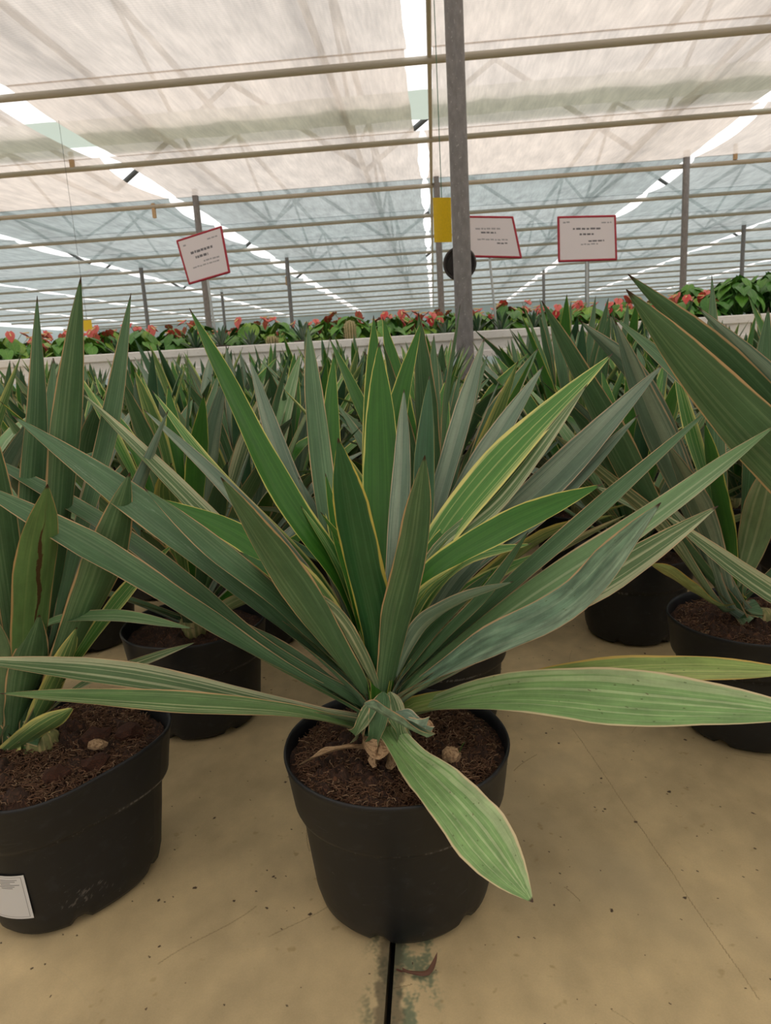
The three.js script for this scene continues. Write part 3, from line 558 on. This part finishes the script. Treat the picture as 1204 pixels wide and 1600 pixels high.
{ // lumps on the neighbour's soil, its sticker
  const t = leftYucca, L = (x, y, z) => local(t, x, y, z), lump = std({ map: soilTex, color: 0xffd9c0, roughness: 0.95 });
  for (const [x, z, s] of [[-0.47, -0.735, 0.017], [-0.462, -0.82, 0.022], [-0.435, -0.76, 0.018], [-0.425, -0.83, 0.02]]) { const m = mesh('soil_clod', crumbGeo, lump, t); m.position.copy(L(x, 0.19, z)); m.scale.set(s, s * 0.6, s * 0.9); m.rotation.y = x * 90; }
  const chip = mesh('bark_chip', crumbGeo, dryMat, t); chip.position.copy(L(-0.447, 0.198, -0.79)); chip.scale.set(0.013, 0.006, 0.009);
  const cv = document.createElement('canvas'); cv.width = 256; cv.height = 320; const c = cv.getContext('2d'); c.fillStyle = '#d9dade'; c.fillRect(0, 0, 256, 320); c.strokeStyle = '#9a9ba0'; c.lineWidth = 3; c.strokeRect(14, 14, 228, 292);
  c.fillStyle = '#77787c'; for (let i = 0; i < 6; i++) c.fillRect(140 + (i % 2) * 6, 30 + i * 12, 84 - (i % 3) * 16, 5); c.fillRect(30, 30, 70, 8); c.fillRect(30, 46, 50, 6);
  const ct = new THREE.CanvasTexture(cv); ct.colorSpace = THREE.SRGBColorSpace;
  const g = new THREE.BufferGeometry(), pos = [], uv = [], idx = [], nA = 10;
  for (let j = 0; j <= 6; j++) for (let i = 0; i <= nA; i++) { const y = 0.04 + (j / 6) * 0.062, a = lerp(1.98, 1.42, i / nA), R = lerp(0.113, 0.1172, j / 6) * (1 + (0.055 * Math.cos(4 * a + 0.5) * (0.4 + 0.6 * y / PH) + 0.03 * Math.cos(3 * a + 1.2))) + 0.0016; pos.push(Math.cos(a) * R, y, Math.sin(a) * R); uv.push(i / nA, j / 6); }
  for (let j = 0; j < 6; j++) for (let i = 0; i < nA; i++) { const a = j * (nA + 1) + i, b = a + 1, cc = a + nA + 1, e = cc + 1; idx.push(a, b, cc, b, e, cc); }
  g.setAttribute('position', new THREE.Float32BufferAttribute(pos, 3)); g.setAttribute('uv', new THREE.Float32BufferAttribute(uv, 2)); g.setIndex(idx); g.computeVertexNormals();
  const pot = t.children.find((m) => m.name === 'pot'); const m = mesh('sticker', g, std({ map: ct, roughness: 0.5, side: THREE.DoubleSide }), pot); m.userData.label = 'white printed sticker';
}

// ---------------------------------------------------------------- the other yuccas: five kinds of rosette, copied
const stockCurves = [[0.02, 0.0], [0.05, 0.01], [0.09, 0.02], [0.03, -0.02], [0.13, 0.05]];
const stock = stockCurves.map(([bend, drop], i) => bladeGeo([V(0, 0, 0), V(0, 0.16, bend * 0.15), V(0, 0.34, bend * 0.55), V(0, 0.5 - drop, bend * 1.3)], [0.046, 0.042, 0.05, 0.038, 0.046][i], 0, { segs: 14, cols: 4, natural: V(-1, 0, 0), wave: 0.5, s: i * 2.3, channel: 0.32 }));
const kinds = ['mature', 'mature', 'grey', 'striped', 'mature', 'pale', 'grey', 'young', 'striped2', 'cream', 'dark'];
const innerKinds = ['young', 'cream', 'mature', 'young', 'grey', 'mature', 'dark'];
function makeYucca(label, n, seedShift, size) {
  const t = thing('potted_yucca', label, 'yucca', [0, 0, 0], 'yuccas standing on the floor');
  mesh('pot', roundPot, potMat, t); mesh('soil', plainSoil, soilMat, t);
  const st = mesh('stem', stemGeo(0.05), stemMat, t); st.position.y = 0.175;
  for (let i = 0; i < n; i++) {
    const f = i / (n - 1), az = i * 2.39996 + seedShift + rr(-0.25, 0.25), el = lerp(86, 32, Math.pow(f, 1.15)) + rr(-6, 6), L = size * lerp(0.86, 1.02, Math.sin(Math.PI * Math.min(1, f + 0.15))) * rr(0.88, 1.06);
    const m = mesh('leaf', stock[Math.floor(rnd() * (f < 0.35 ? 4 : 5))], leafMat[pick(f < 0.3 ? innerKinds : kinds)], t);
    m.rotation.order = 'YXZ'; m.rotation.set((90 - el) * Math.PI / 180, az, 0); m.rotateY(rr(-0.5, 0.5));
    m.scale.set(rr(0.85, 1.15), L, L);
    const r = 0.012 * f; m.position.set(Math.sin(az) * r, 0.19 + 0.05 * (1 - f), Math.cos(az) * r);
  }
  return t;
}
const CROWD = 'variegated potted yucca among the crowded rows in front of the white bench', ROWS = 'yuccas in the crowded rows behind the front plants';
const makers = [];
for (let i = 0; i < 6; i++) makers.push(makeYucca(CROWD, [34, 30, 36, 32, 28, 33][i], i * 1.1, [0.96, 1.02, 0.92, 1.0, 0.98, 0.94][i]));
let mk = 0; const fresh = new Set();
function yuccaAt(x, z, label, group, s = 1) {
  const src = makers[mk++ % makers.length]; let o = src;
  if (fresh.has(src)) { o = dup(src, [x, 0, z], label, group); } else { fresh.add(src); o.position.set(x, 0, z); o.userData.label = label; o.userData.group = group; }
  o.rotation.y = rr(0, 6.28); o.scale.setScalar(s); return o;
}
const G1 = 'yuccas standing on the floor';
yuccaAt(-0.47, -1.235, 'yucca directly behind the dented pot, its black pot half hidden by two long horizontal leaves', G1, 0.97);
yuccaAt(-0.015, -1.21, 'yucca directly behind the central plant, its black pot showing beside the rosette foot', G1, 0.95);
yuccaAt(0.435, -1.60, 'yucca behind the bare-footed rosette on the right, black pot in deep shade', G1, 0.97);
yuccaAt(-0.46, -1.62, 'yucca third in the column behind the dented pot, dark pot with a small white tag', G1, 0.96);
yuccaAt(-0.93, -1.2, 'yucca at the left frame edge behind the dented pot plant', G1, 1.02);
yuccaAt(0.0, -1.63, 'second yucca in line behind the central plant', G1, 0.95);
yuccaAt(0.97, -1.2, 'yucca at the right frame edge beside the broad-leaved one', G1, 1.02);
yuccaAt(0.86, -1.62, 'yucca at the right edge, one row behind the rosette foot', G1, 1.02);
yuccaAt(-0.90, -1.64, 'yucca at the left edge, third row back', G1, 1.0);
for (let r = 0; r < 7; r++) {
  const z = -2.03 - r * 0.41, x0 = -0.66 * -z, x1 = 0.52 * -z;
  for (let c = Math.ceil((x0 + 0.04) / 0.42); -0.04 + c * 0.42 < x1; c++) {
    const x = -0.04 + c * 0.42 + (r % 2) * 0.03, side = c < 0 ? 'left' : 'right', n = Math.abs(c);
    if (r === 6 && Math.abs(x - 0.2) < 0.3) continue;                    // the column stands here
    const label = `yucca in the ${ORD[r + 3]} row, ` + (n ? `${ORD[n - 1]} column to the ${side} of the central plant` : 'straight behind the central plant');
    yuccaAt(x + rr(-0.035, 0.035), z + rr(-0.035, 0.035), label, ROWS, rr(0.96, 1.1));
  }
}

// ---------------------------------------------------------------- plants on the bench
const stripLeaf = stock[1];
function makeRosette(label) {
  const t = thing('aloe_rosette', label, 'succulent'); mesh('pot', smallPot, smallPotMat, t);
  const dk = [leafMat.dark, leafMat.dark, leafMat.grey];
  for (let i = 0; i < 14; i++) { const m = mesh('leaf', stripLeaf, pick(dk), t), f = i / 13; m.rotation.order = 'YXZ'; m.rotation.set(lerp(0.1, 1.05, f), i * 2.4, 0); m.scale.set(0.55, 0.3, 0.3); m.position.set(0, 0.085, 0); }
  return t;
}
const ROS = 'small dark pointed succulent rosette at the front edge of the white bench', ROSG = 'succulent rosettes on the white bench';
const rosette = makeRosette(ROS);
function makeCactus(label, h, r, pos) {
  const t = thing('cactus', label, 'cactus', pos); mesh('pot', smallPot, smallPotMat, t);
  const seg = 48, prof = []; for (let i = 0; i <= 14; i++) { const f = i / 14; prof.push(new THREE.Vector2(Math.max(0.0001, r * (f < 0.6 ? lerp(0.85, 1, f / 0.6) : Math.sqrt(Math.max(0, 1 - ((f - 0.6) / 0.4) ** 2)))), 0.085 + f * h)); }
  const g = new THREE.LatheGeometry(prof, seg), p = g.attributes.position; for (let i = 0; i < p.count; i++) { const a = Math.atan2(p.getZ(i), p.getX(i)), k = 1 + 0.07 * Math.cos(a * 12); p.setX(i, p.getX(i) * k); p.setZ(i, p.getZ(i) * k); } g.computeVertexNormals();
  mesh('body', g, std({ map: tex(256, 256, (u, v) => { const rib = Math.cos(u * Math.PI * 2 * 12), k = 1 + 0.25 * (rnd() - 0.5); return mixc([128 * k, 126 * k, 84 * k], [206 * k, 184 * k, 146 * k], sstep(0.1, 0.9, rib + 0.4 * n2(u * 80, v * 60))); }), roughness: 0.9 }), t);
  const gs = []; for (let i = 0; i < 240; i++) { const a = Math.round(rnd() * 12) / 12 * 6.283, f = rr(0.05, 0.95), rad = r * (f < 0.6 ? lerp(0.85, 1, f / 0.6) : Math.sqrt(1 - ((f - 0.6) / 0.4) ** 2)) * 1.06, y = 0.085 + f * h; gs.push(rod(V(Math.cos(a) * rad, y, Math.sin(a) * rad), V(Math.cos(a + rr(-0.3, 0.3)) * (rad + 0.012), y + rr(-0.006, 0.012), Math.sin(a + rr(-0.3, 0.3)) * (rad + 0.012)), 0.0005, 3)); }
  const sp = mesh('spines', mergeGeometries(gs), std({ color: 0xd8c49c, roughness: 0.8 }), t); sp.userData.kind = 'stuff';
}
makeCactus('tall woolly beige column cactus on the white bench', 0.15, 0.04, [-0.585, BT - 0.1, BZ - 0.17]);
makeCactus('short round woolly cactus on the white bench', 0.075, 0.04, [-1.15, BT - 0.1, BZ - 0.17]);
const edge = (z) => -0.615 * -z;                                          // where the frame's left edge meets a bench row
const counts = {};
const which = (row, kind, x, z) => { const k = row + kind; if (x < edge(z)) return `${kind} in the ${row} bench row, beyond the left frame edge`; if (x > 0.5 * -z) return `${kind} in the ${row} bench row, beyond the right frame edge`; counts[k] = (counts[k] ?? 0) + 1; return `${kind} in the ${row} bench row, ${ORD[counts[k] - 1]} one from the left edge`; };
for (let x = -3.3; x < 2.7; x += 0.2) {
  if (Math.abs(x + 0.585) < 0.13 || Math.abs(x + 1.15) < 0.13) continue;
  const dark = (x > -1.75 && x < -0.3) || (x > 0.1 && x < 0.75) || (x > -2.4 && x < -2.1);
  if (x > 1.95) { if (Math.round(x * 10) % 4 < 2) put(leafy, x, BZ - 0.25, which('front', 'flowerless leafy green plant', x, BZ - 0.25), GRPG, rr(0.9, 1.05)); continue; }
  if (dark) put(rosette, x + rr(-0.03, 0.03), BZ - 0.16, which('front', 'small dark succulent rosette', x, BZ - 0.16), ROSG, rr(0.9, 1.2));
  else put(anth[Math.floor(rnd() * 3)], x + rr(-0.03, 0.03), BZ - 0.17, which('front', 'red-flowered anthurium', x, BZ - 0.17), GRP, rr(0.78, 1.0));
}
for (const [z, sc, row] of [[BZ - 0.42, 0.98, 'second'], [BZ - 0.72, 1.02, 'third'], [BZ - 1.05, 1.02, 'rear']]) for (let x = edge(z) - 0.2; x < 0.5 * -z + 0.2; x += 0.27) {
  if (x > 2.0) put(leafy, x + rr(-0.03, 0.03), z, which(row, 'flowerless leafy green plant', x, z), GRPG, rr(0.95, 1.1)); else put(anth[Math.floor(rnd() * 3)], x + rr(-0.06, 0.06), z + rr(-0.04, 0.04), which(row, 'red-flowered anthurium', x, z), GRP, sc * rr(0.88, 1.1));
}

// ---------------------------------------------------------------- signs
const redMat = std({ color: 0xb0283c, roughness: 0.45 }), postMat = std({ color: 0xb9bec0, roughness: 0.35, metalness: 0.5 });
function signFace(lines) {
  const cv = document.createElement('canvas'); cv.width = 512; cv.height = 400; const c = cv.getContext('2d'); c.fillStyle = '#ece4ea'; c.fillRect(0, 0, 512, 400);
  for (const [x, y, w, h, col] of lines) { let k = x; while (k < x + w) { const ww = rr(14, 46); c.fillStyle = col; c.fillRect(k, y + rr(-2, 2), Math.min(ww, x + w - k), h); k += ww + rr(6, 12); } }
  const t = new THREE.CanvasTexture(cv); t.colorSpace = THREE.SRGBColorSpace; return std({ map: t, roughness: 0.3 });
}
function sign(label, corners, z, footX, lines) {
  // corners: TL TR BR BL as [x, y]; the board is a flat quadrilateral sheet in a red frame
  const [a, b, c, d] = corners, cx = (a[0] + b[0] + c[0] + d[0]) / 4, by = (c[1] + d[1]) / 2;
  const t = thing('plant_sign', label, 'sign', [footX, BT - 0.1, z]);
  const q = corners.map(([x, y]) => [x - footX, y - BT + 0.1]);
  const g = new THREE.BufferGeometry(), F = 0.006, pos = [], uv = [];
  for (const [x, y] of q) pos.push(x, y, F); for (const [x, y] of q) pos.push(x, y, -F);
  uv.push(0, 1, 1, 1, 1, 0, 0, 0, 0, 1, 1, 1, 1, 0, 0, 0);
  g.setAttribute('position', new THREE.Float32BufferAttribute(pos, 3)); g.setAttribute('uv', new THREE.Float32BufferAttribute(uv, 2)); g.setIndex([0, 3, 1, 1, 3, 2, 4, 5, 7, 5, 6, 7]); const g2 = g.toNonIndexed(); g2.computeVertexNormals();
  mesh('board', g2, signFace(lines), t);
  const fr = []; for (let i = 0; i < 4; i++) { const p = q[i], r = q[(i + 1) % 4]; fr.push(rod(V(p[0], p[1], 0), V(r[0], r[1], 0), 0.009, 8)); const s = new THREE.SphereGeometry(0.009, 8, 6); s.translate(p[0], p[1], 0); fr.push(s); }
  mesh('frame', mergeGeometries(fr), redMat, t);
  mesh('post', rod(V(0, 0, 0), V(cx - footX + (by > 0 ? 0 : 0), by - BT + 0.1 + 0.06, -0.008), 0.0085, 12), postMat, t);
}
sign('tilted white sign in a red frame on a leaning metal post', [[-1.805, 1.566], [-1.477, 1.639], [-1.449, 1.332], [-1.75, 1.271]], -5.3, -1.588, [[50, 50, 40, 14, '#a9a5ad'], [330, 60, 120, 12, '#a9a5ad'], [110, 130, 260, 22, '#6d6a72'], [150, 180, 150, 22, '#6d6a72'], [230, 235, 200, 14, '#a9a5ad'], [90, 270, 330, 12, '#a9a5ad']]);
sign('white red-framed sign half hidden by the thick grey column', [[0.21, 1.59], [0.58, 1.56], [0.633, 1.294], [0.227, 1.33]], -5.3, 0.462, [[150, 110, 240, 16, '#a9a5ad'], [200, 150, 140, 16, '#6d6a72'], [160, 220, 270, 14, '#a9a5ad'], [330, 255, 90, 14, '#6d6a72']]);
sign('upright white red-framed sign on a thin post clear of the column', [[0.895, 1.538], [1.276, 1.52], [1.288, 1.238], [0.898, 1.251]], -5.3, 1.096, [[40, 40, 60, 14, '#a9a5ad'], [390, 50, 90, 12, '#a9a5ad'], [130, 100, 260, 16, '#6d6a72'], [190, 150, 140, 16, '#6d6a72'], [270, 215, 140, 14, '#6d6a72'], [200, 245, 160, 12, '#a9a5ad']]);


// ---------------------------------------------------------------- things by the column
{
  const t = thing('sticky_trap', 'bright yellow sticky trap hanging beside the thick grey column', 'insect trap', [0, 0, 0]);
  const z = -5.0 + 0.12;
  const card = box(0.118, 0.27, 0.004); card.rotateY(0.25); card.rotateZ(-0.01); const m = mesh('card', card, std({ map: tex(128, 256, (u, v) => { const k = 1 + 0.04 * fbm(u * 8, v * 12, 3); const s = n2(u * 40, v * 80); return s > 0.9 ? [120, 96, 20] : [236 * k, 198 * k, 28 * k]; }), roughness: 0.35 }), t); m.position.set(0.09, 1.504, z);
  mesh('cord', rod(V(0.09, 1.504 + 0.13, z), V(0.09, HC + 0.02, z), 0.003, 6), std({ color: 0x4f7d69, roughness: 0.8 }), t);
}
{
  const t = thing('round_fan', 'dark round ventilator fan fixed behind the thick grey column', 'fan', [0.19, 1.227, -4.85]);
  const dark = std({ color: 0x3a3433, roughness: 0.5 }), ring = new THREE.TorusGeometry(0.098, 0.01, 12, 48); mesh('ring', ring, dark, t);
  const gs = []; for (let i = 1; i < 7; i++) gs.push(new THREE.TorusGeometry(0.014 * i, 0.0022, 6, 36)); for (let i = 0; i < 8; i++) gs.push(rod(V(0, 0, 0), V(Math.cos(i * 0.785) * 0.098, Math.sin(i * 0.785) * 0.098, 0), 0.002, 5)); mesh('grille', mergeGeometries(gs), dark, t);
  const bk = new THREE.CylinderGeometry(0.1, 0.085, 0.05, 40); bk.rotateX(Math.PI / 2); bk.translate(0, 0, -0.035); mesh('housing', bk, dark, t);
  mesh('bracket', box(0.03, 0.03, 0.1, -0.005, 0, 0.05), dark, t);
}
{ const t = thing('sticky_trap', 'small far yellow sticky trap seen between the tall leaf tips on the left', 'insect trap', [-3.859, 1.209, -8]); mesh('card', box(0.1, 0.12, 0.003), std({ color: 0xe8c829, roughness: 0.4 }), t); mesh('cord', rod(V(0, 0.06, 0), V(0, HC + 0.1 - 1.209, 0), 0.002, 5), steel, t); }
// small wooden blocks hanging under the pipes, wired to the screen
const blockMat = std({ map: tex(64, 128, (u, v) => { const k = 1 + 0.2 * fbm(u * 5, v * 20, 3); return [188 * k, 158 * k, 122 * k]; }), roughness: 0.8 });
function hanging(x, y, z, label) { const t = thing('hanging_block', label, 'weight', [x, y, z]); const b = box(0.05, 0.22, 0.05, 0, -0.11, 0); mesh('block', b, blockMat, t); mesh('wire', rod(V(0, 0, 0), V(0, HC - y, 0), 0.004, 6), steel, t); }
hanging(-4.402, 3.309, -11.96, 'small wooden block hanging from the roof pipes above the tilted sign');
hanging(4.655, 3.506, -11.96, 'small wooden block hanging from the roof pipes high on the right');
hanging(-4.507, 3.454, -9.54, 'little wooden block at the end of the bright gap high on the left');
hanging(-3.758, 2.9, -19.22, 'tiny wooden block hanging far back above the benches');

// curled reddish dry leaf by the joint
{
  const t = thing('curled_dry_leaf', 'curled reddish-brown dry leaf lying on the floor at the foot of the central pot', 'dry leaf', [-0.045, 0.002, -0.652]); t.scale.setScalar(0.8);
  mesh('blade', bladeGeo([V(-0.022, 0.004, 0.008), V(-0.006, 0.006, 0.012), V(0.012, 0.003, 0.008), V(0.022, 0.008, -0.004), V(0.026, 0.016, -0.012)], 0.007, 0.8, { segs: 16, channel: 0.8, wave: 1 }), std({ color: 0x6a4a3a, roughness: 0.8 }), t);
  mesh('stalk', rod(V(-0.022, 0.004, 0.008), V(-0.03, 0.001, 0.002), 0.0012, 5), std({ color: 0x5a3226, roughness: 0.8 }), t);
}
renderer.render(scene, camera);
